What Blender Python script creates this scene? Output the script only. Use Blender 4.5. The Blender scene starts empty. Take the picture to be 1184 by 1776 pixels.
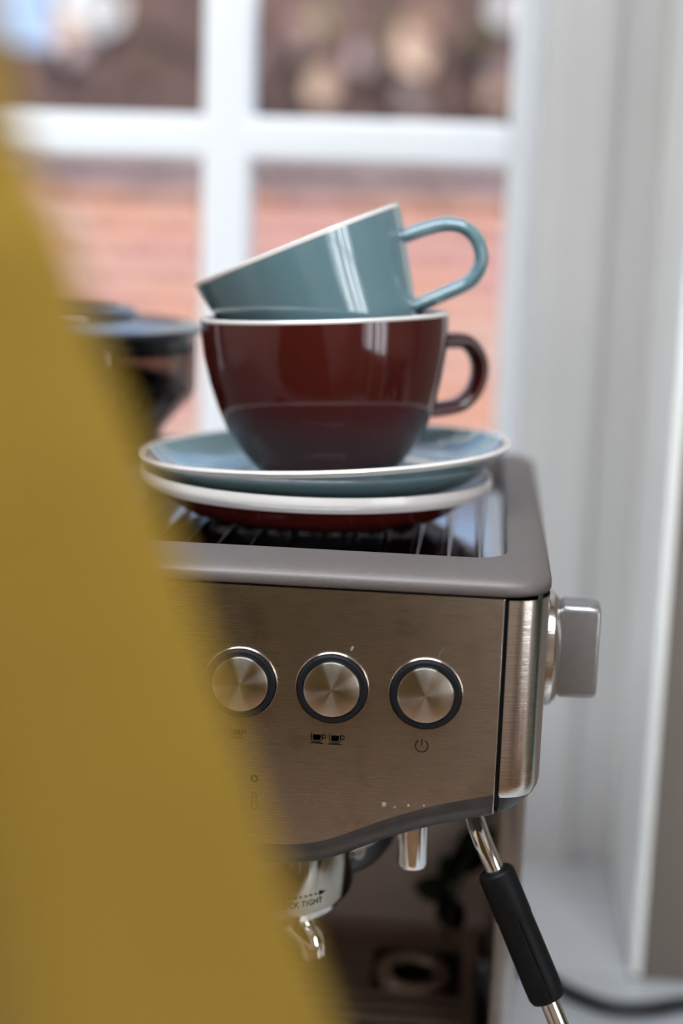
import bpy, bmesh, math, random
from mathutils import Vector, Matrix
random.seed(4)
sc = bpy.context.scene
R = math.radians

# ------------------------------------------------------------------ camera
cam_d = bpy.data.cameras.new('camera')
cam = bpy.data.objects.new('camera', cam_d)
sc.collection.objects.link(cam)
CAM = Vector((0.01528, -0.52659, 0.43574))
yaw, pitch, roll = R(5.2), R(11.6), 0.033
fd = Vector((-math.sin(yaw)*math.cos(pitch), math.cos(yaw)*math.cos(pitch), -math.sin(pitch)))
r0 = Vector((math.cos(yaw), math.sin(yaw), 0)); u0 = r0.cross(fd)
up = math.cos(roll)*u0 - math.sin(roll)*r0
rt = math.cos(roll)*r0 + math.sin(roll)*u0
m = Matrix((rt, up, -fd)).transposed().to_4x4(); m.translation = CAM
cam.matrix_world = m
cam_d.sensor_fit = 'VERTICAL'; cam_d.sensor_height = 23.5; cam_d.sensor_width = 15.67
cam_d.lens = 35.0
cam_d.clip_start = 0.02; cam_d.clip_end = 200
cam_d.dof.use_dof = True; cam_d.dof.focus_distance = 0.564; cam_d.dof.aperture_fstop = 2.0
sc.camera = cam

# ------------------------------------------------------------------ world, sun, daylight, added fill, exposure
w = bpy.data.worlds.new('World'); sc.world = w; w.use_nodes = True
bg = w.node_tree.nodes['Background']
bg.inputs[0].default_value = (0.50, 0.68, 1.0, 1); bg.inputs[1].default_value = 1.25
sun_d = bpy.data.lights.new('sun', 'SUN'); sun_d.energy = 5.2; sun_d.angle = R(0.6); sun_d.color = (1, 0.93, 0.84)
sun = bpy.data.objects.new('sun', sun_d); sc.collection.objects.link(sun)
sun.rotation_euler = Vector((-0.35, 0.75, -0.55)).to_track_quat('-Z', 'Y').to_euler()
def area(name, loc, target, sx, sy, power, col):
    d = bpy.data.lights.new(name, 'AREA'); d.shape = 'RECTANGLE'; d.size = sx; d.size_y = sy; d.energy = power; d.color = col
    o = bpy.data.objects.new(name, d); sc.collection.objects.link(o); o.location = loc
    o.rotation_euler = (Vector(target)-Vector(loc)).to_track_quat('-Z', 'Z').to_euler()
    return o
area('door_daylight', (1.95, -1.35, 0.5), (0, -1.35, 0.5), 1.25, 1.25, 62, (0.95, 0.97, 1.0))
area('skylight_added_fill', (-0.15, -0.62, 1.63), (-0.15, -0.62, 0), 1.45, 0.42, 56, (0.87, 0.935, 1.0))  # added overhead fill that brightens the window bars and casing
sc.view_settings.view_transform = 'Standard'; sc.view_settings.look = 'None'
sc.view_settings.gamma = 1; sc.view_settings.use_curve_mapping = False
sc.view_settings.exposure = 0.13

# ------------------------------------------------------------------ helpers
COL = sc.collection
def tag(o, label=None, cat=None, group=None, kind=None):
    if label: o['label'] = label
    if cat: o['category'] = cat
    if group: o['group'] = group
    if kind: o['kind'] = kind
    return o
def thing(name, label, cat, loc=(0, 0, 0), rot=(0, 0, 0), group=None):
    o = bpy.data.objects.new(name, None); COL.objects.link(o); o.empty_display_size = 0.02
    o.location = loc; o.rotation_euler = rot
    return tag(o, label, cat, group)
def obj(name, bm, mat, parent=None, world=True, smooth=True, kind=None, recalc=True):
    me = bpy.data.meshes.new(name)
    if recalc: bmesh.ops.recalc_face_normals(bm, faces=bm.faces)
    bm.to_mesh(me); bm.free()
    if smooth:
        me.polygons.foreach_set('use_smooth', [True]*len(me.polygons))
        if hasattr(me, 'set_sharp_from_angle'): me.set_sharp_from_angle(angle=R(38))
    o = bpy.data.objects.new(name, me); COL.objects.link(o)
    if mat: me.materials.append(mat)
    if parent: attach(o, parent, world)
    if kind: o['kind'] = kind
    return o
def attach(o, parent, world=True):
    o.parent = parent
    if world:
        acc = Vector((0, 0, 0)); p = parent
        while p: acc += Vector(p.location); p = p.parent
        # parents of world-space parts are never rotated
        o.matrix_parent_inverse = Matrix.Translation(-acc) if parent.parent is None else Matrix.Identity(4)
def BM(): return bmesh.new()
def bx(bm, lo, hi, bev=0, seg=2):
    r = bmesh.ops.create_cube(bm, size=1)
    vs = r['verts']
    for v in vs:
        v.co = Vector([lo[i] + (v.co[i]+0.5)*(hi[i]-lo[i]) for i in range(3)])
    if bev:
        es = list({e for v in vs for e in v.link_edges})
        bmesh.ops.bevel(bm, geom=es, offset=bev, segments=seg, affect='EDGES', profile=0.6)
    return bm
def box(lo, hi, bev=0, seg=2): return bx(BM(), lo, hi, bev, seg)
def lathe(prof, n=96, closed=False, bm=None):
    bm = bm or BM(); rings = []
    for r, z in prof:
        if r < 1e-6: rings.append([bm.verts.new((0, 0, z))])
        else: rings.append([bm.verts.new((r*math.cos(2*math.pi*i/n), r*math.sin(2*math.pi*i/n), z)) for i in range(n)])
    pairs = list(zip(rings[:-1], rings[1:]))
    if closed: pairs.append((rings[-1], rings[0]))
    for a, b in pairs:
        for i in range(n):
            j = (i+1) % n
            if len(a) == 1 and len(b) == 1: continue
            if len(a) == 1: bm.faces.new((a[0], b[i], b[j]))
            elif len(b) == 1: bm.faces.new((a[i], b[0], a[j]))
            else: bm.faces.new((a[i], b[i], b[j], a[j]))
    return bm
def moved(bm, mtx): bmesh.ops.transform(bm, matrix=mtx, verts=bm.verts); return bm
def smooth_path(pts, n=40):
    pts = [Vector(p) for p in pts]; out = []
    P = [pts[0]*2-pts[1]] + pts + [pts[-1]*2-pts[-2]]
    k = max(2, n//(len(pts)-1))
    for i in range(1, len(P)-2):
        for j in range(k):
            t = j/k; a, b, c, d = P[i-1], P[i], P[i+1], P[i+2]
            out.append(0.5*((2*b)+(c-a)*t+(2*a-5*b+4*c-d)*t*t+(3*b-a-3*c+d)*t**3))
    out.append(pts[-1]); return out
def tube(pts, ra, rb=None, side=None, n=16, bm=None, caps=True):
    """sweep an ellipse (ra in the plane of bending, rb along `side`)."""
    bm = bm or BM(); rb = rb or ra; rings = []
    pts = [Vector(p) for p in pts]
    for i, p in enumerate(pts):
        t = (pts[min(i+1, len(pts)-1)]-pts[max(i-1, 0)]).normalized()
        s = Vector(side) if side else (Vector((0, 1, 0)) if abs(t.y) < 0.9 else Vector((1, 0, 0)))
        s = (s - t*s.dot(t)).normalized(); q = t.cross(s)
        A = ra(i/(len(pts)-1)) if callable(ra) else ra
        B = rb(i/(len(pts)-1)) if callable(rb) else rb
        ring = []
        for k in range(n):
            a = 2*math.pi*k/n; ring.append(bm.verts.new(p + q*A*math.cos(a) + s*B*math.sin(a)))
        rings.append(ring)
    for a, b in zip(rings[:-1], rings[1:]):
        for k in range(n): bm.faces.new((a[k], a[(k+1) % n], b[(k+1) % n], b[k]))
    if caps: bm.faces.new(rings[0]); bm.faces.new(rings[-1])
    return bm
def rrect(x0, x1, y0, y1, r, z, k=8):
    out = []
    for cx, cy, a0 in ((x1-r, y0+r, -90), (x1-r, y1-r, 0), (x0+r, y1-r, 90), (x0+r, y0+r, 180)):
        for i in range(k+1):
            a = R(a0+90*i/k); out.append(Vector((cx+r*math.cos(a), cy+r*math.sin(a), z)))
    return out
def loft(loops, bm=None, cap0=False, cap1=False, ring=False):
    bm = bm or BM(); V = [[bm.verts.new(p) for p in L] for L in loops]
    prs = list(zip(V[:-1], V[1:]))
    if ring: prs.append((V[-1], V[0]))
    for a, b in prs:
        n = len(a)
        for i in range(n): bm.faces.new((a[i], a[(i+1) % n], b[(i+1) % n], b[i]))
    if cap0: bm.faces.new(V[0])
    if cap1: bm.faces.new(V[-1])
    return bm
def strip(rows, bm=None):
    """open grid from rows of points"""
    bm = bm or BM(); V = [[bm.verts.new(p) for p in r] for r in rows]
    for a, b in zip(V[:-1], V[1:]):
        for i in range(len(a)-1): bm.faces.new((a[i], a[i+1], b[i+1], b[i]))
    return bm

# ------------------------------------------------------------------ materials
def mat(name, col, rough=0.5, metal=0.0, var=0.06, scale=(20, 20, 20), bump=0.0, rvar=0.0, coat=0.0, col2=None, detail=4, spec=0.5, sheen=0.0):
    mt = bpy.data.materials.new(name); mt.use_nodes = True
    nt = mt.node_tree; b = nt.nodes['Principled BSDF']
    tc = nt.nodes.new('ShaderNodeTexCoord'); mp = nt.nodes.new('ShaderNodeMapping'); nz = nt.nodes.new('ShaderNodeTexNoise')
    mp.inputs['Scale'].default_value = scale; nz.inputs['Scale'].default_value = 1.0; nz.inputs['Detail'].default_value = detail
    nt.links.new(tc.outputs['Object'], mp.inputs[0]); nt.links.new(mp.outputs[0], nz.inputs['Vector'])
    rp = nt.nodes.new('ShaderNodeValToRGB')
    c2 = col2 or [max(0, c*(1-var*2)) for c in col]; c1 = col if col2 else [min(1, c*(1+var)) for c in col]
    rp.color_ramp.elements[0].position = 0.3; rp.color_ramp.elements[1].position = 0.7
    rp.color_ramp.elements[0].color = (*c2, 1); rp.color_ramp.elements[1].color = (*c1, 1)
    nt.links.new(nz.outputs['Fac'], rp.inputs[0]); nt.links.new(rp.outputs[0], b.inputs['Base Color'])
    b.inputs['Roughness'].default_value = rough; b.inputs['Metallic'].default_value = metal
    b.inputs['Specular IOR Level'].default_value = spec
    b.inputs['Coat Weight'].default_value = coat; b.inputs['Coat Roughness'].default_value = 0.03
    if sheen: b.inputs['Sheen Weight'].default_value = sheen
    if rvar:
        mr = nt.nodes.new('ShaderNodeMapRange'); mr.inputs[3].default_value = rough-rvar; mr.inputs[4].default_value = rough+rvar
        nt.links.new(nz.outputs['Fac'], mr.inputs[0]); nt.links.new(mr.outputs[0], b.inputs['Roughness'])
    if bump:
        bp = nt.nodes.new('ShaderNodeBump'); bp.inputs['Strength'].default_value = bump; bp.inputs['Distance'].default_value = 0.001
        nt.links.new(nz.outputs['Fac'], bp.inputs['Height']); nt.links.new(bp.outputs[0], b.inputs['Normal'])
    return mt
def aniso(mt, amount, axis=None):
    nt = mt.node_tree; b = nt.nodes['Principled BSDF']; b.inputs['Anisotropic'].default_value = amount; b.inputs['Anisotropic Rotation'].default_value = 0.25
    t = nt.nodes.new('ShaderNodeTangent'); t.direction_type = 'RADIAL'; t.axis = axis or 'Z'
    nt.links.new(t.outputs[0], b.inputs['Tangent']); return mt
def panel_mat():
    """brushed steel with greasy smudges"""
    mt = mat('brushed_panel_steel', (0.58, 0.52, 0.455), 0.28, 1.0, 0.015, (60, 60, 5200), 0.05, 0.04, detail=3)
    nt = mt.node_tree; b = nt.nodes['Principled BSDF']
    tc = nt.nodes.new('ShaderNodeTexCoord'); n2 = nt.nodes.new('ShaderNodeTexNoise'); n2.inputs['Scale'].default_value = 55; n2.inputs['Detail'].default_value = 5
    nt.links.new(tc.outputs['Object'], n2.inputs['Vector'])
    rp = nt.nodes.new('ShaderNodeValToRGB'); rp.color_ramp.elements[0].position = 0.55; rp.color_ramp.elements[1].position = 0.66
    rp.color_ramp.elements[0].color = (1, 1, 1, 1); rp.color_ramp.elements[1].color = (0.84, 0.83, 0.83, 1)
    nt.links.new(n2.outputs['Fac'], rp.inputs[0])
    mx = nt.nodes.new('ShaderNodeMix'); mx.data_type = 'RGBA'; mx.blend_type = 'MULTIPLY'; mx.inputs[0].default_value = 1
    src = b.inputs['Base Color'].links[0].from_socket
    nt.links.new(src, mx.inputs[6]); nt.links.new(rp.outputs[0], mx.inputs[7]); nt.links.new(mx.outputs[2], b.inputs['Base Color'])
    return mt
def glass_mat(name, tint=(1, 1, 1), refl=0.06):
    mt = bpy.data.materials.new(name); mt.use_nodes = True; nt = mt.node_tree
    nt.nodes.remove(nt.nodes['Principled BSDF']); out = nt.nodes['Material Output']
    tr = nt.nodes.new('ShaderNodeBsdfTransparent'); gl = nt.nodes.new('ShaderNodeBsdfGlossy'); mx = nt.nodes.new('ShaderNodeMixShader')
    fr = nt.nodes.new('ShaderNodeLayerWeight'); fr.inputs[0].default_value = 0.12
    ad = nt.nodes.new('ShaderNodeMath'); ad.operation = 'MULTIPLY_ADD'; ad.inputs[1].default_value = 0.6; ad.inputs[2].default_value = refl*0.3; ad.use_clamp = True
    nt.links.new(fr.outputs['Fresnel'], ad.inputs[0])
    tr.inputs[0].default_value = (*tint, 1); gl.inputs['Roughness'].default_value = 0.02
    nt.links.new(ad.outputs[0], mx.inputs[0]); nt.links.new(tr.outputs[0], mx.inputs[1]); nt.links.new(gl.outputs[0], mx.inputs[2])
    nt.links.new(mx.outputs[0], out.inputs[0]); return mt
M = dict(
    panel=panel_mat(),
    corner=mat('brushed_corner_steel', (0.66, 0.61, 0.56), 0.15, 1.0, 0.05, (30, 30, 2400), 0.10, 0.04, detail=3),
    rim=mat('satin_grey_rim', (0.135, 0.113, 0.105), 0.55, 0.35, 0.05, (900, 900, 900), 0.10, 0.04),
    tray=mat('tray_steel', (0.42, 0.42, 0.44), 0.10, 1.0, 0.05, (60, 60, 60)),
    chrome=mat('chrome', (0.78, 0.77, 0.75), 0.07, 1.0, 0.02, (30, 30, 30)),
    steel=mat('steel_plain', (0.42, 0.39, 0.37), 0.25, 1.0, 0.04, (20, 20, 900), 0.05),
    darksteel=mat('dark_drip_steel', (0.46, 0.37, 0.30), 0.38, 0.8, 0.05, (40, 40, 40)),
    backsteel=mat('recess_back_steel', (0.84, 0.75, 0.72), 0.34, 0.25, 0.04, (20, 20, 900), 0.05),
    black=mat('black_plastic', (0.012, 0.012, 0.013), 0.35, 0, 0.1, (60, 60, 60)),
    blackring=mat('black_button_ring', (0.010, 0.010, 0.012), 0.5, 0, 0.1, (60, 60, 60), spec=0.12),
    rubber=mat('black_rubber', (0.005, 0.005, 0.005), 0.5, 0, 0.1, (300, 300, 300), 0.05, spec=0.12),
    button=aniso(mat('turned_button_steel', (0.80, 0.76, 0.70), 0.22, 1.0, 0.03, (40, 40, 40)), 0.95),
    knob=mat('satin_knob', (0.30, 0.285, 0.285), 0.36, 0.8, 0.04, (300, 300, 300), 0.03),
    ink=mat('black_print', (0.006, 0.006, 0.006), 0.7, 0, 0.1, spec=0.05),
    faintink=mat('grey_print', (0.10, 0.09, 0.06), 0.6, 0, 0.1),
    blue=mat('blue_glaze', (0.118, 0.205, 0.228), 0.06, 0, 0.04, (18, 18, 18), coat=1.0),
    maroon=mat('maroon_glaze', (0.056, 0.0072, 0.0056), 0.07, 0, 0.08, (18, 18, 18), coat=0.0),
    white=mat('white_rim_glaze', (0.64, 0.595, 0.56), 0.22, 0, 0.03, (25, 25, 25), coat=0.3),
    hopper=glass_mat('smoked_hopper_plastic', (0.62, 0.58, 0.56), 0.1),
    lid=mat('dark_lid_plastic', (0.02, 0.022, 0.026), 0.22, 0, 0.1, (30, 30, 30), coat=0.3),
    beans=mat('roast_beans', (0.035, 0.018, 0.010), 0.4, 0, 0.4, (150, 150, 150)),
    cloth=mat('mustard_cloth', (0.220, 0.130, 0.012), 0.85, 0, 0.06, (14, 14, 14), 0.0, spec=0.15, sheen=0.15),
    bar=mat('white_gloss_paint', (0.93, 0.94, 0.95), 0.3, 0, 0.01, (8, 8, 8)),
    casing=mat('cream_casing_paint', (0.525, 0.505, 0.485), 0.42, 0, 0.02, (3, 3, 12)),
    jamb=mat('ivory_jamb_paint', (0.90, 0.89, 0.85), 0.4, 0, 0.02, (3, 3, 10)),
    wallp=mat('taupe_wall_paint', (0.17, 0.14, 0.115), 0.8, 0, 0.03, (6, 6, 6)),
    roomwall=mat('warm_room_paint', (0.54, 0.45, 0.38), 0.8, 0, 0.04, (2, 2, 2)),
    ceil=mat('ceiling_paint', (0.62, 0.58, 0.54), 0.8, 0, 0.02, (2, 2, 2)),
    floor=mat('oak_floor', (0.22, 0.12, 0.06), 0.45, 0, 0.25, (3, 30, 3)),
    counter=mat('pale_marble', (0.46, 0.475, 0.50), 0.22, 0, 0, (9, 9, 9), col2=(0.41, 0.39, 0.375), detail=6),
    cab=mat('dark_cabinet_paint', (0.10, 0.075, 0.06), 0.5, 0, 0.05),
    glass=glass_mat('window_glass', (0.97, 0.98, 0.98), 0.05),
    mortar=mat('mortar', (0.53, 0.32, 0.265), 0.9, 0, 0.1, (30, 30, 30)),
    cope=mat('coping_stone', (0.30, 0.22, 0.22), 0.9, 0, 0.15, (9, 9, 9)),
    fence=mat('dark_fence_stain', (0.125, 0.070, 0.060), 0.75, 0, 0.3, (2, 2, 2)),
    ground=mat('patio_ground', (0.30, 0.27, 0.23), 0.9, 0, 0.15, (3, 3, 3)),
    green=mat('dark_green_leaf', (0.020, 0.040, 0.012), 0.4, 0, 0.3, (90, 90, 90)),
    stem=mat('brown_stem', (0.08, 0.05, 0.035), 0.7, 0, 0.2),
    oak=mat('oak_door_panel', (0.40, 0.21, 0.08), 0.5, 0, 0.2, (4, 4, 1)),
    lip=mat('dark_satin_lip_and_shade', (0.060, 0.052, 0.049), 0.40, 0.3, 0.2, (90, 90, 90), 0.05, 0.06),  # panel lip's dark finish; on the corner fillets the colour stands for shade
    collar=mat('dull_collar_chrome', (0.40, 0.37, 0.31), 0.12, 1.0, 0.02, (30, 30, 30)),
    mark=mat('dried_milk', (0.24, 0.21, 0.185), 0.8, 0, 0.05),
    cord=mat('black_cord', (0.012, 0.012, 0.013), 0.45, 0, 0.1),
    curtain=mat('linen_curtain', (0.62, 0.58, 0.52), 0.9, 0, 0.05, (60, 60, 2)),
)
BR = [mat('brick_%s' % n, c, 0.9, 0, 0.15, (14, 14, 14), 0.1) for n, c in
      (('salmon', (0.57, 0.32, 0.255)), ('rose', (0.54, 0.285, 0.25)), ('orange', (0.58, 0.30, 0.215)), ('pale', (0.57, 0.37, 0.31)))]
LF = [mat('leaf_%s' % n, c, r, 0, 0.1, (30, 30, 30)) for n, c, r in
      (('tan', (0.72, 0.50, 0.37), 0.5), ('mauve', (0.46, 0.34, 0.33), 0.6), ('olive', (0.20, 0.16, 0.08), 0.6), ('cream', (0.92, 0.90, 0.88), 0.3))]

# ------------------------------------------------------------------ room shell
FZ, CZ = -0.90, 1.50
XL, XR, YF = -1.30, 1.70, -2.60
def struct(name, bm, mt, smooth=False, **k): return tag(obj(name, bm, mt, smooth=smooth, **k), kind='structure')
struct('floor', box((XL-.1, YF-.1, FZ-.05), (XR+.1, 0.60, FZ)), M['floor'])
SX0, SX1, SY0, SY1 = -0.90, 0.60, -0.85, -0.39                # unseen skylight, added to light the window bars and casing
b = BM()
bx(b, (XL-.1, YF-.1, CZ), (XR+.1, SY0, CZ+.1)); bx(b, (XL-.1, SY1, CZ), (XR+.1, 0.60, CZ+.1))
bx(b, (XL-.1, SY0, CZ), (SX0, SY1, CZ+.1)); bx(b, (SX1, SY0, CZ), (XR+.1, SY1, CZ+.1))
struct('ceiling', b, M['ceil'])
sk = thing('added_skylight', 'unseen long narrow skylight added in the ceiling in front of the worktop', 'window', (-.15, -.62, CZ)); sk['kind'] = 'structure'
for x0, x1 in ((SX0, SX0+.03), (-.165, -.135), (SX1-.03, SX1)): obj('glazing_bar', box((x0, SY0, CZ+.05), (x1, SY1, CZ+.09)), M['bar'], sk, smooth=False)
for x0, x1 in ((SX0+.03, -.165), (-.135, SX1-.03)): obj('pane', box((x0, SY0, CZ+.065), (x1, SY1, CZ+.07)), M['glass'], sk, smooth=False)
struct('wall_left', box((XL-.1, YF, FZ), (XL, 0.60, CZ)), M['roomwall'])
struct('wall_front', box((XL-.1, YF-.1, FZ), (XR+.1, YF, CZ)), M['roomwall'])
WX0, WX1, WZ0, WZ1 = -0.62, 0.075, 0.03, 1.10            # window opening
b = BM()
bx(b, (0.123, 0.2986, FZ), (XR, 0.60, CZ)); bx(b, (XL, 0.2986, FZ), (-0.70, 0.60, CZ))
bx(b, (-0.70, 0.470, FZ), (0.123, 0.60, WZ0)); bx(b, (-0.70, 0.2986, WZ1+.06), (0.123, 0.60, CZ))
struct('wall_back', b, M['wallp'])
DY0, DY1, DZ1 = -2.0, -0.70, 1.20                         # glazed door opening in the right wall
b = BM()
bx(b, (XR, DY1, FZ), (XR+.1, 0.60, CZ)); bx(b, (XR, YF, FZ), (XR+.1, DY0, CZ)); bx(b, (XR, DY0, DZ1), (XR+.1, DY1, CZ))
struct('wall_right', b, M['roomwall'])
# casing to the right of the window: flat, bead, groove, flat
def casing(xs, name):
    prof = [(0.042, .454), (0.058, .454), (0.061, .452), (0.068, .4485), (0.076, .4475), (0.084, .4490), (0.089, .4525), (0.0905, .4565), (0.0965, .4565), (0.098, .454), (0.117, .454), (0.117, .50), (0.042, .50)]
    b = loft([[Vector((xs(x), y, z)) for x, y in prof] for z in (0.0, WZ1+.06)], cap0=True, cap1=True)
    return struct(name, b, M['casing'], smooth=True)
casing(lambda x: x, 'trim_1'); casing(lambda x: -0.577-x, 'trim_2')
struct('trim_3', box((0.117, .2986, 0), (0.1235, .470, WZ1+.06), 0.0015), M['jamb'])
struct('trim_4', box((-0.7005, .2986, 0), (-0.694, .470, WZ1+.06), 0.0015), M['jamb'])
# back window
def window_back():
    root = struct('window_1', BM(), None)
    bpy.data.objects.remove(root)
    root = thing('window_1', 'white painted window with small square panes behind the espresso machine', 'window', (-0.27, .56, WZ0)); root['kind'] = 'structure'
    Y0, Y1 = 0.545, 0.578
    vx = [(-.188, -.1545), (-.3990, -.3655)]
    hz = [(.1795, .2095), (.4595, .4895), (.7395, .7695)]
    for nm, x0, x1 in (('stile', .0236, WX1), ('stile', WX0, -.5765)): obj(nm, box((x0, Y0-.006, WZ0), (x1, Y1+.01, WZ1), .003), M['bar'], root)
    for nm, z0, z1 in (('rail', WZ0, .09), ('rail', 1.02, WZ1)): obj(nm, box((-.5765, Y0-.005, z0), (.0236, Y1+.01, z1), .003), M['bar'], root)
    for x0, x1 in vx: obj('glazing_bar', box((x0, Y0, .09), (x1, Y1, 1.02), .005, 3), M['bar'], root)
    for z0, z1 in hz: obj('glazing_bar', box((-.5765, Y0+.001, z0), (.0236, Y1-.001, z1), .005, 3), M['bar'], root)
    xs = [-.5765, -.3990, -.3655, -.188, -.1545, .0236]; zs = [.09, .1795, .2095, .4595, .4895, .7395, .7695, 1.02]
    for i in (0, 2, 4):
        for j in (0, 2, 4, 6):
            obj('pane', box((xs[i]-.002, .560, zs[j]-.002), (xs[i+1]+.002, .563, zs[j+1]+.002)), M['glass'], root, smooth=False)
window_back()
# glazed door in the right wall (daylight)
dr = thing('door_1', 'white glazed garden door with tall narrow panes in the side wall', 'door', (XR+.05, -1.35, FZ)); dr['kind'] = 'structure'
for y0, y1 in ((DY0, DY0+.07), (DY1-.07, DY1), (-1.39, -1.31), (-1.69, -1.665), (-1.035, -1.01)):
    obj('stile', box((XR+.02, y0, FZ), (XR+.07, y1, DZ1), .003), M['bar'], dr)
for z0, z1 in ((-.14, -.06), (DZ1-.08, DZ1), (.42, .45)):
    obj('rail', box((XR+.022, DY0+.07, z0), (XR+.068, DY1-.07, z1), .003), M['bar'], dr)
for y0, y1 in ((-1.93, -1.69), (-1.665, -1.39), (-1.31, -1.035), (-1.01, -.77)):
    obj('pane', box((XR+.043, y0-.001, -.06), (XR+.047, y1+.001, DZ1-.08)), M['glass'], dr, smooth=False)

vb = thing('vertical_blind', 'half open vertical blind of pale linen slats at the garden door', 'blind', (XR-.03, -1.35, DZ1))
obj('headrail', box((XR-.05, DY0, DZ1+.01), (XR-.001, DY1, DZ1+.05), .004), M['bar'], vb)
for i in range(9):
    y = DY0+.09+i*.14
    obj('slat', box((XR-.032, y-.028, -.18), (XR-.029, y+.028+.012*(i % 2), DZ1+.015)), M['curtain'], vb, smooth=False)
obj('lower_panel', box((XR+.030, DY0+.07, FZ), (XR+.060, DY1-.07, -.14), .002), M['oak'], dr)

# ------------------------------------------------------------------ garden outside
struct('ground', box((-30, .60, FZ-.12), (30, 40, FZ-.02)), M['ground'])
bw = struct('wall_garden', box((-3.2, 4.015, FZ-.02), (2.2, 4.12, 0.455)), M['mortar'])
def brick_mesh(mt, wd=.215):
    b = box((0, 0, 0), (wd, .1, .065), .004, 1)
    me = bpy.data.meshes.new('brick'); b.to_mesh(me); b.free(); me.materials.append(mt); return me
bms = [brick_mesh(x) for x in BR]
for row in range(12):
    z = 0.455 - .075*(row+1)
    x = -3.08 - (.1125 if row % 2 else 0)
    while x < 1.98:
        o = bpy.data.objects.new('brick', random.choice(bms)); COL.objects.link(o)
        o.location = (x, 4.0+random.uniform(-.003, .003), z); attach(o, bw); x += .225
for i in range(9):
    x = -3.2+i*.6
    obj('coping_stone', box((x+.004, 3.96, .455), (x+.596, 4.16, .515), .008, 1), M['cope'], bw)
fn = thing('garden_fence', 'dark brown stained timber fence rising behind the brick garden wall', 'fence', (-1, 6.0, FZ))
for i in range(30):
    x = -3.4+i*.155
    top = (1.02 if x < -1.90 else 1.50)+random.uniform(-.015, .015)
    obj('board', box((x, 6.0+random.uniform(-.006, .006), FZ), (x+.1545, 6.022, top), .003, 1), M['fence'], fn, smooth=False)
for z in (-.4, .4, .9): obj('fence_rail', box((-3.4, 6.024, z), (1.25, 6.07, z+.09)), M['fence'], fn, smooth=False)
vine = thing('climbing_shrub', 'out of focus climbing shrub with tan, mauve and pale leaves against dark fence', 'shrub', (-.6, 5.93, FZ))
for pts in ([(-.6, 5.93, FZ), (-.62, 5.95, .0), (-.5, 5.96, .6), (-.35, 5.95, 1.0), (-.3, 5.95, 1.4)], [(-.62, 5.95, 0), (-.8, 5.96, .6), (-1.2, 5.96, 1.0), (-1.75, 5.95, 1.2)], [(-.5, 5.96, .6), (-.1, 5.96, .8), (.1, 5.95, 1.2)]):
    obj('stem', tube(smooth_path(pts, 16), .012, n=6), M['stem'], vine)
def leaf_mesh(mt, L=1.0):
    b = BM(); n = 6; rows = []
    for i in range(n+1):
        t = i/n; wd = .36*math.sin(math.pi*(t*.94+.03))**.8
        rows.append([Vector((-wd, -.10*wd, t-.5)), Vector((0, .06, t-.5)), Vector((wd, -.10*wd, t-.5))])
    strip(rows, b); ex = bmesh.ops.solidify(b, geom=b.faces[:], thickness=.015)
    me = bpy.data.meshes.new('leaf'); b.to_mesh(me); b.free(); me.materials.append(mt); return me
lms = [leaf_mesh(x) for x in LF]
def leaf(x, z, s, k):
    o = bpy.data.objects.new('leaf', lms[k]); COL.objects.link(o); o.location = (x, 5.86+random.uniform(-.03, .03), z)
    o.scale = (s, s, s); o.rotation_euler = (random.uniform(-.3, .3), random.uniform(0, 6.28), random.uniform(-.4, .4)); attach(o, vine)
for x, z, s, k in ((-.34, 1.10, .20, 0), (-.33, 1.03, .2, 0), (-.35, .99, .18, 0), (-.33, .83, .15, 1), (-.70, .88, .17, 0), (-.74, .92, .12, 2),
                   (-.78, 1.09, .16, 0), (-.82, 1.05, .13, 1), (-.70, 1.16, .15, 2), (-.30, 1.16, .16, 0), (-.04, .82, .15, 1), (.0, .86, .12, 0),
                   (-.02, 1.08, .14, 2), (.02, 1.03, .14, 1), (-.55, 1.0, .12, 1), (-.45, 1.14, .12, 2), (-1.66, 1.14, .22, 3), (-1.63, 1.19, .22, 3), (-1.69, 1.21, .22, 3), (-1.65, 1.25, .2, 3), (-1.60, 1.15, .2, 3),
                   (-1.74, 1.12, .15, 0), (-1.77, 1.08, .14, 0), (-1.72, 1.01, .13, 1), (-1.80, 1.17, .13, 1), (-1.0, .98, .1, 1), (.02, 1.2, .15, 3), (-.98, 1.15, .12, 0)):
    leaf(x, z, s, k)
for i in range(14):
    leaf(random.uniform(-1.9, .15), random.uniform(.6, 1.4), random.uniform(.06, .11), random.choice([1, 2, 2, 1]))

# ------------------------------------------------------------------ counter
tag(obj('worktop', box((XL, -.12, -.04), (XR, .2984, 0), .003), M['counter']), 'pale grey marble worktop under the espresso machine', 'worktop')
wt = bpy.data.objects['worktop']
obj('worktop_recess', box((-.6935, .2980, -.04), (.1168, .4535, -.0001)), M['counter'], wt)
c = thing('base_cabinet', 'long dark painted base cabinet carrying the marble worktop', 'cabinet', (.2, .1, FZ))
obj('body', box((XL+.001, -.08, FZ), (XR-.001, .297, -.0405)), M['cab'], c, smooth=False)
for i in range(5):
    x = XL+i*.6
    d = obj('door', box((x+.006, -.099, FZ+.1), (x+.594, -.081, -.05), .002), M['cab'], c)
    o = obj('handle', tube([(x+.5, -.099, -.2), (x+.5, -.115, -.2), (x+.5, -.115, -.32), (x+.5, -.099, -.32)], .004, n=8), M['chrome'], d); o.matrix_parent_inverse = Matrix.Identity(4)

# ------------------------------------------------------------------ espresso machine
L0, R0, BY = -.277, .043, .285
mc = thing('espresso_machine', 'brushed steel espresso machine with round buttons and warming tray on top', 'espresso machine', (-.117, .14, 0))
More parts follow.
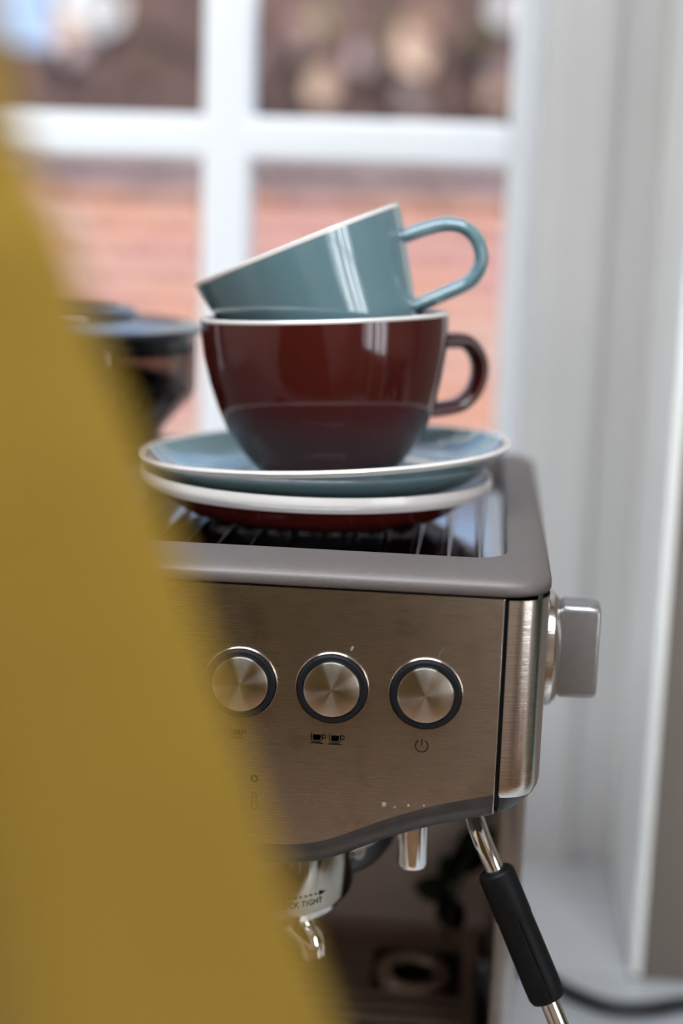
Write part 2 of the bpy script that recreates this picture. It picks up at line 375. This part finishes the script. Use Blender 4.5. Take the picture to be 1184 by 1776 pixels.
# belly curve of the head (mirrored about the brew head)
XC = -.066
KX = [(.0276, .2253), (.0165, .2226), (.005, .2195), (-.005, .2158), (-.0148, .2119), (-.0276, .2058), (-.0376, .2018), (-.0483, .2001), (-.066, .1996)]
def belly(x):
    a = XC+abs(x-XC)
    if a >= KX[0][0]: return KX[0][1]
    for (xa, za), (xb, zb) in zip(KX[:-1], KX[1:]):
        if a >= xb: return zb+(za-zb)*(a-xb)/(xa-xb)
    return KX[-1][1]
PXL, PXR = -.2605, .0262
xs = [PXL+(PXR-PXL)*i/120 for i in range(121)]
zs = [belly(x) for x in xs]
for _ in range(3): zs = [zs[0]]+[(zs[i-1]+2*zs[i]+zs[i+1])/4 for i in range(1, 120)]+[zs[-1]]
ZT = .2985
# fascia: face, then a lip rolling back beneath
rows = [[Vector((x, .012, ZT)) for x in xs], [Vector((x, 0, ZT)) for x in xs]]
for f in (.25, .5, .75, 1.0): rows.append([Vector((x, 0, ZT+(z-ZT)*f)) for x, z in zip(xs, zs)])
for i in range(1, 7):
    a = R(90*i/6)*.75; rows.append([Vector((x, .0085*(1-math.cos(a))*1.0, z-.0085*math.sin(a)*1.25)) for x, z in zip(xs, zs)])
rows.append([Vector((x, .06, z-.0105)) for x, z in zip(xs, zs)])
NL = 6
pn = obj('front_panel', strip(rows[:NL]), M['panel'], mc)
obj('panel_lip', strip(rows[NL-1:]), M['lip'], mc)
obj('panel_edge', box((PXR-.0002, .0004, .2175), (PXR+.0004, .02, ZT), .0001, 1), M['chrome'], pn, world=True)
bpy.data.objects['panel_edge'].matrix_parent_inverse = Matrix.Identity(4)
# black seam behind the joint and head core
b = BM()
bx(b, (L0+.020, .013, .2220), (R0-.015, BY-.004, .2970)); bx(b, (L0+.004, .02, .2300), (R0-.004, BY-.004, .2970))
obj('head_core', b, M['black'], mc, smooth=False)
for x0, x1 in ((PXR+.0003, PXR+.0022), (PXL-.0022, PXL-.0003)): obj('seam', box((x0, .0012, .2200), (x1, .012, .2984)), M['rubber'], mc, smooth=False)
# corner wraps
def corner(sign, low=False):
    rad = .0146
    def pth(off):
        p = [Vector((PXR+.0019, 0+off, 0))]
        cx, cy = R0-rad, rad
        for i in range(13):
            a = R(-90+90*i/12); p.append(Vector((cx+(rad-off)*math.cos(a), cy+(rad-off)*math.sin(a), 0)))
        for y in (.05, .10, .18, BY-.01): p.append(Vector((R0-off, y, 0)))
        return p
    rows = []
    for off, z in [(0, .2982),  (0, .27), (0, .24), (0, .229), (.0004, .2262), (.0016, .2236), (.0035, .2212), (.006, .2190), (.0088, .2160), (.0125, .2135)]:
        rows.append([Vector((p.x, p.y, z)) for p in pth(off)])
    rows.append([Vector((min(p.x, R0-.02), max(p.y, .02), .2133)) for p in pth(.0125)])
    rows = rows[:6] if not low else rows[5:]
    if sign < 0: rows = [[Vector((R0+L0-p.x, p.y, p.z)) for p in r] for r in rows]
    return strip(rows)
obj('corner_trim', corner(1), M['corner'], mc); obj('corner_trim', corner(-1), M['corner'], mc)
obj('corner_lip_shade', corner(1, True), M['lip'], mc); obj('corner_lip_shade', corner(-1, True), M['lip'], mc)  # fillets of the same steel, their dark reflection put into the colour
# top rim
OX0, OX1, OY0, OY1 = -.125, .0268, .0215, .262
def lrp(t, z): return [Vector((*(a.lerp(c, t)).xy, z)) for a, c in zip(rrect(L0+.0006, R0-.0006, .0006, BY-.001, .017, 0), rrect(OX0-.0022, OX1+.0018, OY0-.0022, OY1+.002, .0145, 0))]
lp = [rrect(L0, R0, 0, BY, .0175, .2994), rrect(L0-.0004, R0+.0004, -.0004, BY, .0178, .3000), rrect(L0-.0004, R0+.0004, -.0004, BY, .0178, .3026), rrect(L0+.0006, R0-.0006, .0006, BY-.001, .017, .3040),
      lrp(.12, .3054), lrp(.35, .3069), lrp(.65, .3079), rrect(OX0-.0022, OX1+.0018, OY0-.0022, OY1+.002, .0145, .3084), rrect(OX0-.0006, OX1+.0006, OY0-.0008, OY1+.001, .0132, .3085), rrect(OX0, OX1, OY0, OY1, .0125, .3078), rrect(OX0+.0006, OX1-.0004, OY0+.0006, OY1-.0006, .012, .2975),
      rrect(L0+.01, R0-.01, .01, BY-.01, .012, .2975)]
obj('top_rim', loft(lp, ring=True), M['rim'], mc)
# warming tray with ribs
tr = obj('warming_tray', loft([rrect(OX0-.002, OX1+.002, OY0-.002, OY1+.002, .012, .2950), rrect(OX0-.002, OX1+.002, OY0-.002, OY1+.002, .012, .2984)], cap0=True, cap1=True), M['tray'], mc)
k = 0
x = .0165
while x > OX0+.01:
    o = obj('rib', tube([(x, OY0+.006, .2988), (x, OY0+.02, .2988), (x, OY1-.02, .2988), (x, OY1-.006, .2988)], .0012, .0018, side=(1, 0, 0), n=10), M['tray'], tr)
    o.matrix_parent_inverse = Matrix.Identity(4); x -= .0128
# buttons
RX = Matrix.Rotation(R(90), 4, 'X')
def button(x, z):
    bt = thing('button', None, None, (x, 0, z)); bt.location = (x, 0, z)
    o = obj('button', lathe([(0, .0030), (.0050, .00292), (.0095, .0027), (.0101, .0025), (.01035, .0021), (.01035, -.001)], 64), M['button'])
    bpy.data.objects.remove(bt)
    o.location = (x, -.0002, z); o.rotation_euler = (R(90), 0, 0)
    o.parent = mc; o.matrix_parent_inverse = Matrix.Translation(-Vector(mc.location))
    rg = obj('button_ring', lathe([(.01045, .0004), (.01055, .0018), (.0110, .0021), (.0122, .0020), (.0127, .0014), (.0128, -.0006), (.0106, -.0006)], 64, closed=True), M['blackring'], o, world=False)
    bz = obj('button_bezel', lathe([(.0128, -.0003), (.0129, .0006), (.0132, .0008), (.0135, .0004), (.01355, -.0004)], 64), M['corner'], o, world=False)
for x in (0, -.0339, -.0673): button(x, .2620)
# printed symbols
def stroke(bm, pts, wd, closed=False):
    n = len(pts); V = []
    for i in range(n):
        a = Vector(pts[(i-1) % n] if closed or i else pts[0]); c = Vector(pts[(i+1) % n] if closed or i < n-1 else pts[-1])
        t = (c-a); t = t.normalized() if t.length else Vector((1, 0)); q = Vector((-t.y, t.x))*wd/2; p = Vector(pts[i])
        V.append((p+q, p-q))
    for y in (-.00012,):
        W = [(bm.verts.new((a.x, y, a.y)), bm.verts.new((c.x, y, c.y))) for a, c in V]
        for i in range(n if closed else n-1):
            j = (i+1) % n; bm.faces.new((W[i][0], W[i][1], W[j][1], W[j][0]))
def poly(bm, pts):
    bm.faces.new([bm.verts.new((p[0], -.00012, p[1])) for p in pts])
def thick(bm): bmesh.ops.solidify(bm, geom=bm.faces[:], thickness=.0001); return bm
def cup_sym(bm, cx, cz):
    u = .00021
    body = [(-10, 8), (-10, -2), (-9, -6), (-6, -8), (5, -8), (8, -6), (9.5, -2), (10, 7)]
    stroke(bm, [(cx+a*u, cz+c*u) for a, c in body], .0003)
    poly(bm, [(cx+a*u, cz+c*u) for a, c in [(-7, 5.4), (-7, -2.5), (-5.5, -5), (4.5, -5), (6.3, -3), (7, 5)]])
    stroke(bm, [(cx+(12.2+3.6*math.cos(R(t)))*u, cz+(2.4+3.6*math.sin(R(t)))*u) for t in range(0, 360, 30)], .0003, True)
    stroke(bm, [(cx-12*u, cz-10.5*u), (cx+11*u, cz-10.5*u)], .00033)
b = BM(); cup_sym(b, -.0389, .2428); cup_sym(b, -.0322, .2428); o = obj('two_cup_symbol', thick(b), M['ink'], mc, smooth=False)
b = BM(); cup_sym(b, -.0686, .2428); obj('one_cup_symbol', thick(b), M['faintink'], mc, smooth=False)
b = BM()
stroke(b, [(-.0006+.0023*math.cos(R(t)), .2421+.0023*math.sin(R(t))) for t in range(118, 423, 8)], .00033)
stroke(b, [(-.0006, .2447), (-.0006, .2421)], .00035)
obj('power_symbol', thick(b), M['ink'], mc, smooth=False)
b = BM()
stroke(b, [(-.0616+.0011*math.cos(R(t)), .2253+.0011*math.sin(R(t))) for t in range(0, 360, 24)], .0008, True)
obj('indicator_light', thick(b), M['faintink'], mc, smooth=False)
b = BM()
stroke(b, [(-.0615+dx, z) for dx, z in ((-.0007, .2160), (-.0007, .2190), (-.0004, .2197), (.0004, .2197), (.0007, .2190), (.0007, .2160), (.0013, .2150), (.0010, .2138), (0, .2133), (-.0010, .2138), (-.0013, .2150))], .0003, True)
obj('temperature_symbol', thick(b), M['faintink'], mc, smooth=False)
# small flake and scratch left on the panel
obj('dried_splash', moved(box((-.0004, -.0003, -.0009), (.0004, .0002, .0009), .0002), Matrix.Translation((-.0272, 0, .2772)) @ Matrix.Rotation(R(25), 4, 'Y')), M['mark'], mc)
obj('scratch', moved(box((-.00007, -.00012, -.0022), (.00007, .0001, .0022)), Matrix.Translation((.0048, 0, .2778)) @ Matrix.Rotation(R(24), 4, 'Y')), M['mark'], mc, smooth=False)
for x, z, q in ((-.0135, .2160, .0009), (-.0095, .2152, .0004), (-.0045, .2162, .0005), (.0012, .2166, .0004)):
    obj('dried_splash', moved(lathe([(0, .0002), (q*.8, .0002), (q, 0)], 16), Matrix.Translation((x, 0, z+.0025)) @ RX), M['mark'], mc)
# steam knob
kb = obj('knob_flange', moved(lathe([(0, .0), (.0225, 0), (.0232, .002), (.0228, .0045), (.0200, .0070), (.0150, .0078), (0, .0078)], 64), Matrix.Translation((R0-.0005, .062, .2640)) @ Matrix.Rotation(R(90), 4, 'Y')), M['corner'], mc)
hb = BM(); hl = []
for xx, s in ((.0498, .94), (.0510, 1.0), (.0600, 1.0), (.0636, .985), (.0648, .95), (.0652, .90)):
    hl.append([Vector((xx, .062+p.x*s, .2645+p.y*s)) for p in rrect(-.0080, .0080, -.0190, .0190, .003, 0, 5)])
obj('knob_handle', loft(hl, hb, True, True), M['knob'], mc)
# lower body: side walls, back, base, drip tray
for s, nm in ((1, 'side_wall'), (-1, 'side_wall')):
    x0, x1 = (.0318, R0-.0006) if s > 0 else (L0+.0006, L0+.0120)
    obj(nm, box((x0, .100, .0), (x1, BY-.002, .2178), .002), M['steel'], mc)
obj('recess_back', box((L0+.012, .245, .03), (.0318, BY-.003, .2178)), M['backsteel'], mc, smooth=False)
obj('base', box((L0+.0125, -.095, 0), (.0312, .245, .030), .003), M['black'], mc)
dt = obj('drip_tray', box((L0+.016, -.097, .0305), (.0285, .2435, .0400), .003), M['black'], mc)
g = BM(); TZ = .050
bx(g, (L0+.018, .2300, TZ-.003), (.0265, .2420, TZ+.001), .001); bx(g, (L0+.018, -.094, TZ-.003), (.0265, -.085, TZ+.001), .001)
bx(g, (.0185, -.086, TZ-.003), (.0265, .231, TZ+.001), .001); bx(g, (L0+.018, -.086, TZ-.003), (L0+.026, .231, TZ+.001), .001)
for xx in (L0+.03, .0): bx(g, (xx, 0.0, .0395), (xx+.006, .006, TZ-.002)); bx(g, (xx, .225, .0395), (xx+.006, .231, TZ-.002))
fr = obj('drip_grille', g, M['darksteel'], mc)
y = .002-.0108*8
while y < .226:
    near = abs(y-.190) < .021
    o = obj('grille_bar', box((L0+.025, y, TZ-.002), (-.0265 if near else .0190, y+.0055, TZ+.0006), .0006, 1), M['darksteel'], fr); o.matrix_parent_inverse = Matrix.Identity(4)
    y += .0108
el = lambda ra, rb, z: [Vector((-.0055+ra*math.cos(2*math.pi*i/40), .190+rb*math.sin(2*math.pi*i/40), z)) for i in range(40)]
o = obj('float_opening', loft([el(.0190, .0200, TZ-.003), el(.0190, .0200, TZ+.001), el(.0185, .0195, TZ+.0018), el(.0118, .0130, TZ+.0018), el(.0112, .0125, TZ+.001), el(.0112, .0125, TZ-.003)], ring=True), M['darksteel'], fr); o.matrix_parent_inverse = Matrix.Identity(4)
o = obj('float_well', loft([el(.0112, .0125, .041), el(.0112, .0125, TZ-.001)], cap0=True), M['black'], fr); o.matrix_parent_inverse = Matrix.Identity(4)
# brew head
GX, GY = -.0640, .052
obj('brew_head', moved(lathe([(0, .215), (.050, .215), (.050, .170), (.047, .1655), (.036, .164), (0, .164)], 64), Matrix.Translation((GX+.001, .085, 0))), M['black'], mc)
obj('brew_head_band', moved(lathe([(.0503, .200), (.0506, .199), (.0506, .178), (.0503, .177)], 64), Matrix.Translation((GX+.001, .085, 0))), M['steel'], mc)
obj('head_screw', moved(lathe([(0, .0008), (.003, .0006), (.0034, 0)], 20), Matrix.Translation((-.0255, .0525, .1755)) @ Matrix.Rotation(R(50), 4, 'Z') @ RX), M['steel'], mc)
cl = obj('brew_collar', moved(lathe([(0, .210), (.0355, .210), (.0362, .209), (.0362, .1630), (.0355, .1610), (.0330, .1600), (0, .1600)], 72), Matrix.Translation((GX, GY, 0))), M['collar'], mc)
# collar lettering wrapped on the cylinder
def wrapped_text(txt, size, ang0, z, rad):
    cu = bpy.data.curves.new('t', 'FONT'); cu.body = txt; cu.size = size; cu.align_x = 'CENTER'; cu.resolution_u = 2
    to = bpy.data.objects.new('t', cu); COL.objects.link(to)
    dg = bpy.context.evaluated_depsgraph_get(); me = bpy.data.meshes.new_from_object(to.evaluated_get(dg))
    bm = BM(); bm.from_mesh(me); bpy.data.objects.remove(to); bpy.data.meshes.remove(me)
    return bm, lambda p: Vector((GX+rad*math.sin(ang0+p.x/rad), GY-rad*math.cos(ang0+p.x/rad), z+p.y))
bm, f = wrapped_text('LOCK TIGHT', .0034, R(31), .1650, .03635)
for v in bm.verts: v.co = f(v.co)
o = obj('collar_lettering', bm, M['ink'], cl, smooth=False); o.matrix_parent_inverse = Matrix.Identity(4)
bm = BM(); f = lambda p: Vector((GX+.03635*math.sin(R(31)+p[0]/.03635), GY-.03635*math.cos(R(31)+p[0]/.03635), .1650+p[1]))
def quad(a0, a1, z0, z1):
    n = 8
    for i in range(n):
        aa, ab = a0+(a1-a0)*i/n, a0+(a1-a0)*(i+1)/n
        bm.faces.new([bm.verts.new(f(p)) for p in ((aa, z0), (ab, z0), (ab, z1), (aa, z1))])
for i in range(9): quad(-.0125+i*.0023, -.0112+i*.0023, .0040, .0045)
bm.faces.new([bm.verts.new(f(p)) for p in ((.0082, .0032), (.0118, .00425), (.0082, .0053))])
o = obj('collar_arrow', bm, M['ink'], cl, smooth=False); o.matrix_parent_inverse = Matrix.Identity(4)
# hot water spout
obj('water_spout', moved(lathe([(0, .212), (.0060, .212), (.0060, .1790), (.0055, .1775), (.0042, .1772), (.0040, .180), (0, .180)], 32), Matrix.Translation((-.0036, .040, 0))), M['chrome'], mc)
# steam wand
A, B_ = Vector((.0290, .016, .1880)), Vector((.0520, .010, .1392))
ax = (B_-A).normalized()
wd = obj('steam_wand', tube(smooth_path([(.0165, .030, .2160), (.0190, .026, .2080), (.0235, .0195, .1985), A, A.lerp(B_, .5), B_, B_+ax*.05], 36), .0037, n=16), M['chrome'], mc)
hp = [A+ax*d for d in (-.0012, -.0008, .0, .001, .010, .018, .0185, .030, .045, .051, .0525, .0532)]
hr = [.0035, .0058, .0068, .0071, .0071, .0071, .0069, .0070, .0071, .0070, .0064, .0045]
o = obj('wand_grip', tube(hp, lambda t: hr[round(t*11)], n=28), M['rubber'], wd); o.matrix_parent_inverse = Matrix.Identity(4)
rg = BM(); q = ax.cross(Vector((0, 1, 0))).normalized(); fwd = q.cross(ax).normalized()
if fwd.y > 0: fwd = -fwd
sd = ax.cross(fwd).normalized()
if sd.x < 0: sd = -sd
tube([A+ax*.0185+fwd*.0064+sd*.0028, A+ax*.034+fwd*.0067+sd*.0028, A+ax*.0500+fwd*.0064+sd*.0028], .0006, n=8, bm=rg)
o = obj('grip_rib', rg, M['rubber'], wd); o.matrix_parent_inverse = Matrix.Identity(4)
# bean hopper
HX, HY = -.187, .205
hp_ = obj('bean_hopper', moved(lathe([(.040, .306), (.042, .316), (.0470, .3240), (.0610, .3395), (.0615, .343), (.0615, .364), (.0595, .364), (.0595, .3435), (.0455, .3255), (.0400, .317), (.038, .306)], 72), Matrix.Translation((HX, HY, 0))), M['hopper'], mc)
o = obj('hopper_collar', moved(lathe([(0, .3045), (.047, .3045), (.047, .314), (.0445, .316), (0, .316)], 64), Matrix.Translation((HX, HY, 0))), M['black'], hp_); o.matrix_parent_inverse = Matrix.Identity(4)
ld = obj('hopper_lid', moved(lathe([(0, .3765), (.030, .3762), (.058, .3742), (.0650, .3722), (.0655, .3706), (.0645, .3692), (.0618, .3680), (.0610, .3605), (.0590, .3605), (.0590, .367), (0, .368)], 72), Matrix.Translation((HX, HY, 0))), M['lid'], hp_); ld.matrix_parent_inverse = Matrix.Identity(4)
o = obj('lid_grip', moved(lathe([(.024, .376), (.0245, .3800), (.026, .3812), (.030, .3805), (.034, .3770), (.0345, .3755)], 64), Matrix.Translation((HX, HY, 0))), M['lid'], hp_); o.matrix_parent_inverse = Matrix.Identity(4)
# coffee beans heaped in the hopper
b = BM()
lathe([(0, .317), (.0385, .317), (.0450, .3262), (.0535, .3360), (.0500, .3440), (.030, .3490), (0, .3480)], 40, bm=b)
for i in range(420):
    rr = math.sqrt(random.random())*.055; a = random.random()*6.283
    z = .3495 - max(0, rr-.02)*.25+random.uniform(-.002, .003)
    bn = bmesh.ops.create_icosphere(b, subdivisions=1, radius=.0042)
    mtx = Matrix.Translation((rr*math.cos(a), rr*math.sin(a), z)) @ Matrix.Rotation(random.random()*6, 4, 'Z') @ Matrix.Rotation(random.random()*3, 4, 'X') @ Matrix.Diagonal((1.3, .9, .65, 1))
    bmesh.ops.transform(b, matrix=mtx, verts=bn['verts'])
o = obj('coffee_beans', moved(b, Matrix.Translation((HX, HY, 0))), M['beans'], hp_, kind='stuff'); o.matrix_parent_inverse = Matrix.Identity(4)

# portafilter locked into the collar
pf = obj('portafilter', moved(lathe([(0, .1598), (.0300, .1598), (.0315, .1585), (.0315, .1560), (.0290, .1535), (.0200, .1518), (0, .1515)], 56), Matrix.Translation((GX, GY, 0))), M['chrome'], mc)
def sub(o): o.matrix_parent_inverse = Matrix.Identity(4); return o
for s in (-1, 1):
    sub(obj('spout', tube(smooth_path([(GX, GY-.006, .1522), (GX+s*.012, GY-.014, .1510), (GX+s*.0205, GY-.019, .1470), (GX+s*.0225, GY-.020, .1395)], 18), lambda t: .0080-.0025*t, lambda t: .0080-.002*t, n=20), M['chrome'], pf))
sub(obj('portafilter_handle', tube(smooth_path([(GX-.024, GY-.018, .1535), (GX-.045, GY-.040, .1530), (GX-.09, GY-.085, .1480)], 18), lambda t: .006+.006*min(1, t*2), n=20), M['black'], pf))

# ------------------------------------------------------------------ crockery
def saucer(name, label, loc, rot, Rr, glaze, band, inner):
    t = thing(name, label, 'saucer', loc, rot, None)
    s = Rr/.080
    h = .0195
    obj('underside', lathe([(0, .0022), (.044*s, .0022), (.0465*s, .0004), (.0490*s, 0), (.0515*s, .0006), (.0560*s, .0016), (.0610*s, .0030), (.0660*s, .0058), (.0715*s, .0098), (.0762*s-band*.45, .0142-band*.5), (.0785*s-band*.15, h-.0022-band)], 128), glaze, t, world=False)
    obj('rim', lathe([(.0784*s-band*.15, h-.0023-band), (.0800*s, h-.0015-band*.75), (.0806*s, h-.0008-band*.4), (.0800*s, h-.0001), (.0788*s, h), (.0778*s, h-.0006)], 128), M['white'], t, world=False)
    obj('well', lathe([(.0779*s, h-.0006), (.0768*s, h-.0018), (.0745*s, .0150), (.0705*s, .0118), (.0655*s, .0084), (.060*s, .0066), (.050*s, .0062), (.0365*s, .0060), (.0345*s, .0056), (.033*s, .0048), (0, .0046)], 128), inner, t, world=False)
    return t
SY = .125
saucer('saucer', 'maroon saucer with thick white rim lying on the warming tray', (-.0560, SY, .3010), (R(-1.2), 0, 0), .0765, M['maroon'], .0044, M['white'])
tl = (R(-1.4), R(-3.5), 0)
saucer('saucer', 'blue saucer with thin white edge carrying the maroon cup', (-.0515, SY, .3116), tl, .0803, M['blue'], .0008, M['blue'])
def handle(pts, th, wdt, side=(0, 1, 0)): return tube(smooth_path(pts, 48), th, wdt, side=side, n=20)
cp = thing('coffee_cup', 'wide maroon coffee cup standing upright on the blue saucer', 'cup', (-.0500, SY, .3180), tl)
P = [(0, .0025), (.024, .0025), (.026, .0002), (.0285, 0), (.0297, .0012), (.0325, .0050), (.0392, .0140), (.0440, .0225), (.0472, .0310), (.0500, .0415), (.0522, .0535), (.0529, .0620), (.0530, .0680)]
obj('body', lathe(P+[(.0502, .0680), (.0498, .0600), (.0490, .0520), (.0465, .0400), (.0430, .0300), (.0380, .0190), (.0300, .0090), (.020, .0055), (0, .0050)], 128), M['maroon'], cp, world=False)
obj('rim', lathe([(.0530, .0676), (.0532, .0684), (.0528, .0691), (.0516, .0694), (.0504, .0691), (.0500, .0684), (.0501, .0676)], 128, closed=True), M['white'], cp, world=False)
k = 1.085
hpts = [(.0500, .0598), (.0575*k, .0598), (.0625*k, .0570), (.0655*k, .0515), (.0660*k, .0450), (.0640*k, .0385), (.0600*k, .0335), (.0540*k, .0308), (.0440, .0296)]
hpts = [(x, z-.0045) for x, z in hpts]; hpts[0] = (.049, hpts[0][1]); hpts[-1] = (.041, hpts[-1][1])
th = R(24)
obj('handle', moved(handle([(x, 0, z) for x, z in hpts], .0035, .0066), Matrix.Rotation(th, 4, 'Z')), M['maroon'], cp, world=False)
bc = thing('coffee_cup', 'pale blue coffee cup tipped over to one side inside the maroon cup', 'cup', (-.0387, SY, .3520), (0, R(-23.6), 0))
P = [(0, .002), (.026, .002), (.028, .0002), (.0300, 0), (.0312, .0012), (.0325, .0050), (.0357, .0180), (.0392, .0340), (.0427, .0500), (.0458, .0645), (.0464, .0690)]
obj('body', lathe(P+[(.0438, .0690), (.0425, .0620), (.0390, .0450), (.0350, .0280), (.0310, .0110), (.0270, .0060), (0, .0052)], 128), M['blue'], bc, world=False)
obj('rim', lathe([(.0464, .0686), (.0467, .0696), (.0464, .0704), (.0454, .0707), (.0441, .0704), (.0436, .0696), (.0437, .0686)], 128, closed=True), M['white'], bc, world=False)
a = R(23.6)
def loc2(x, z):
    dx, dz = x+.0387, z-.3520
    return (dx*math.cos(a)+dz*math.sin(a), 0, -dx*math.sin(a)+dz*math.cos(a))
hb_ = [(-.0245, .4200), (-.0205, .4215), (-.0120, .4247), (-.0043, .4266), (.0030, .4258), (.0085, .4215), (.0113, .4145), (.0105, .4085), (.0065, .4030), (-.0020, .3985), (-.0147, .3925), (-.0190, .3905)]
obj('handle', handle([loc2(x, z) for x, z in hb_], .0031, .0052), M['blue'], bc, world=False)

# ------------------------------------------------------------------ small things
tag(obj('power_cord', tube(smooth_path([(-.02, .33, .0045), (.03, .310, .0045), (.0623, .2849, .0045), (.0842, .2636, .0045), (.1026, .2539, .0045), (.1215, .2550, .0045), (.1431, .2640, .0045), (.175, .2760, .0045), (.24, .281, .0045), (.4, .285, .0045)], 72), .0043, n=14), M['cord']),
    'black power cord looping across the pale worktop', 'cord')
sp = thing('herb_sprig', 'dark green leafy sprig at the back of the drip tray behind the steam wand', 'herb', (.012, .225, .052))
obj('stem', tube(smooth_path([(.010, .222, .0525), (.013, .226, .075), (.020, .230, .100)], 12), .0011, n=8), M['green'], sp)
gl = leaf_mesh(M['green'])
for x, y, z, s, ry in ((.002, .226, .080, .022, -1.3), (.020, .229, .098, .026, .5), (.012, .224, .068, .022, 2.6), (.024, .226, .110, .022, 1.2), (.011, .229, .090, .020, -.5)):
    o = bpy.data.objects.new('leaf', gl); COL.objects.link(o); o.location = (x, y, z); o.scale = (s, s, s); o.rotation_euler = (.1, ry, .15); attach(o, sp)

# potted herb farther along the worktop (its green shows in the chrome)
pp = thing('potted_herb', 'bushy green herb in a terracotta pot farther along the marble worktop', 'plant', (.36, .02, 0))
obj('pot', moved(lathe([(0, 0), (.042, 0), (.044, .002), (.056, .085), (.060, .086), (.060, .104), (.055, .104), (.052, .088), (0, .088)], 40), Matrix.Translation((.36, .02, 0))), M['oak'], pp)
hl_ = leaf_mesh(mat('herb_leaf', (0.045, 0.12, 0.03), 0.45, 0, 0.3, (60, 60, 60)))
for i in range(70):
    a = random.random()*6.283; rr = .09*math.sqrt(random.random()); z = .115+random.random()*.17
    o = bpy.data.objects.new('leaf', hl_); COL.objects.link(o); o.location = (.36+rr*math.cos(a), .02+rr*math.sin(a), z)
    q = random.uniform(.035, .06); o.scale = (q, q, q); o.rotation_euler = (random.uniform(-1, 1), random.uniform(-1, 1), random.random()*6.28); attach(o, pp)
for i in range(6):
    a = i*1.05; obj('stem', tube(smooth_path([(.36+.01*math.cos(a), .02+.01*math.sin(a), .088), (.36+.03*math.cos(a), .02+.03*math.sin(a), .17), (.36+.055*math.cos(a), .02+.055*math.sin(a), .26)], 8), .0018, n=6), M['green'], pp)

# ------------------------------------------------------------------ mustard cloth hanging close to the lens
edge = [(-.152, .640), (-.149, .600), (-.107, .545), (-.0935, .5249), (-.0798, .5023), (-.0675, .4789), (-.0612, .4629), (-.0587, .4481), (-.0559, .4380), (-.0509, .4279), (-.0460, .4123), (-.0382, .3946), (-.0316, .3764), (-.0249, .3578), (-.0179, .3387), (-.0108, .3190), (-.0045, .3013), (.0064, .2673), (.0188, .2230), (.028, .17), (.032, .12)]
NS = 60; rows = []
ep = smooth_path([(x, 0, z) for x, z in edge], 76)
for i, p in enumerate(ep):
    v = i/(len(ep)-1); xr = p.x+.0022-.0016*max(0, min(1, (.40-p.z)/.08)); xl = -.165-(xr+.165)*1.15; r = []
    for j in range(NS+1):
        s = j/NS; x = xr+(xl-xr)*s
        amp = .003+.017*v
        y = -.306 + amp*math.sin(s*22+.6+v*1.5) * (1-math.exp(-s*9)) + .004*math.sin(v*9+s*5)*min(1, s*8)
        curl = max(0, 1-s*16); y += .010*curl*curl
        r.append(Vector((x, y, p.z)))
    rows.append(r)
b = strip(rows); bmesh.ops.recalc_face_normals(b, faces=b.faces)
bmesh.ops.solidify(b, geom=b.faces[:], thickness=.0014)
tag(obj('hanging_cloth', b, M['cloth'], recalc=True), 'blurred mustard yellow cloth hanging in front of the espresso machine', 'cloth')
hk = thing('ceiling_hook', 'thin steel rod and hook from the ceiling holding the mustard cloth', 'hook', (-.165, -.306, CZ))
obj('rod', tube([(-.165, -.306, CZ), (-.165, -.306, .70)], .004, n=10), M['steel'], hk)
obj('hook', tube(smooth_path([(-.165, -.306, .705), (-.165, -.296, .67), (-.165, -.306, .645), (-.165, -.322, .65), (-.165, -.326, .665)], 20), .003, n=8, side=(1, 0, 0)), M['steel'], hk)
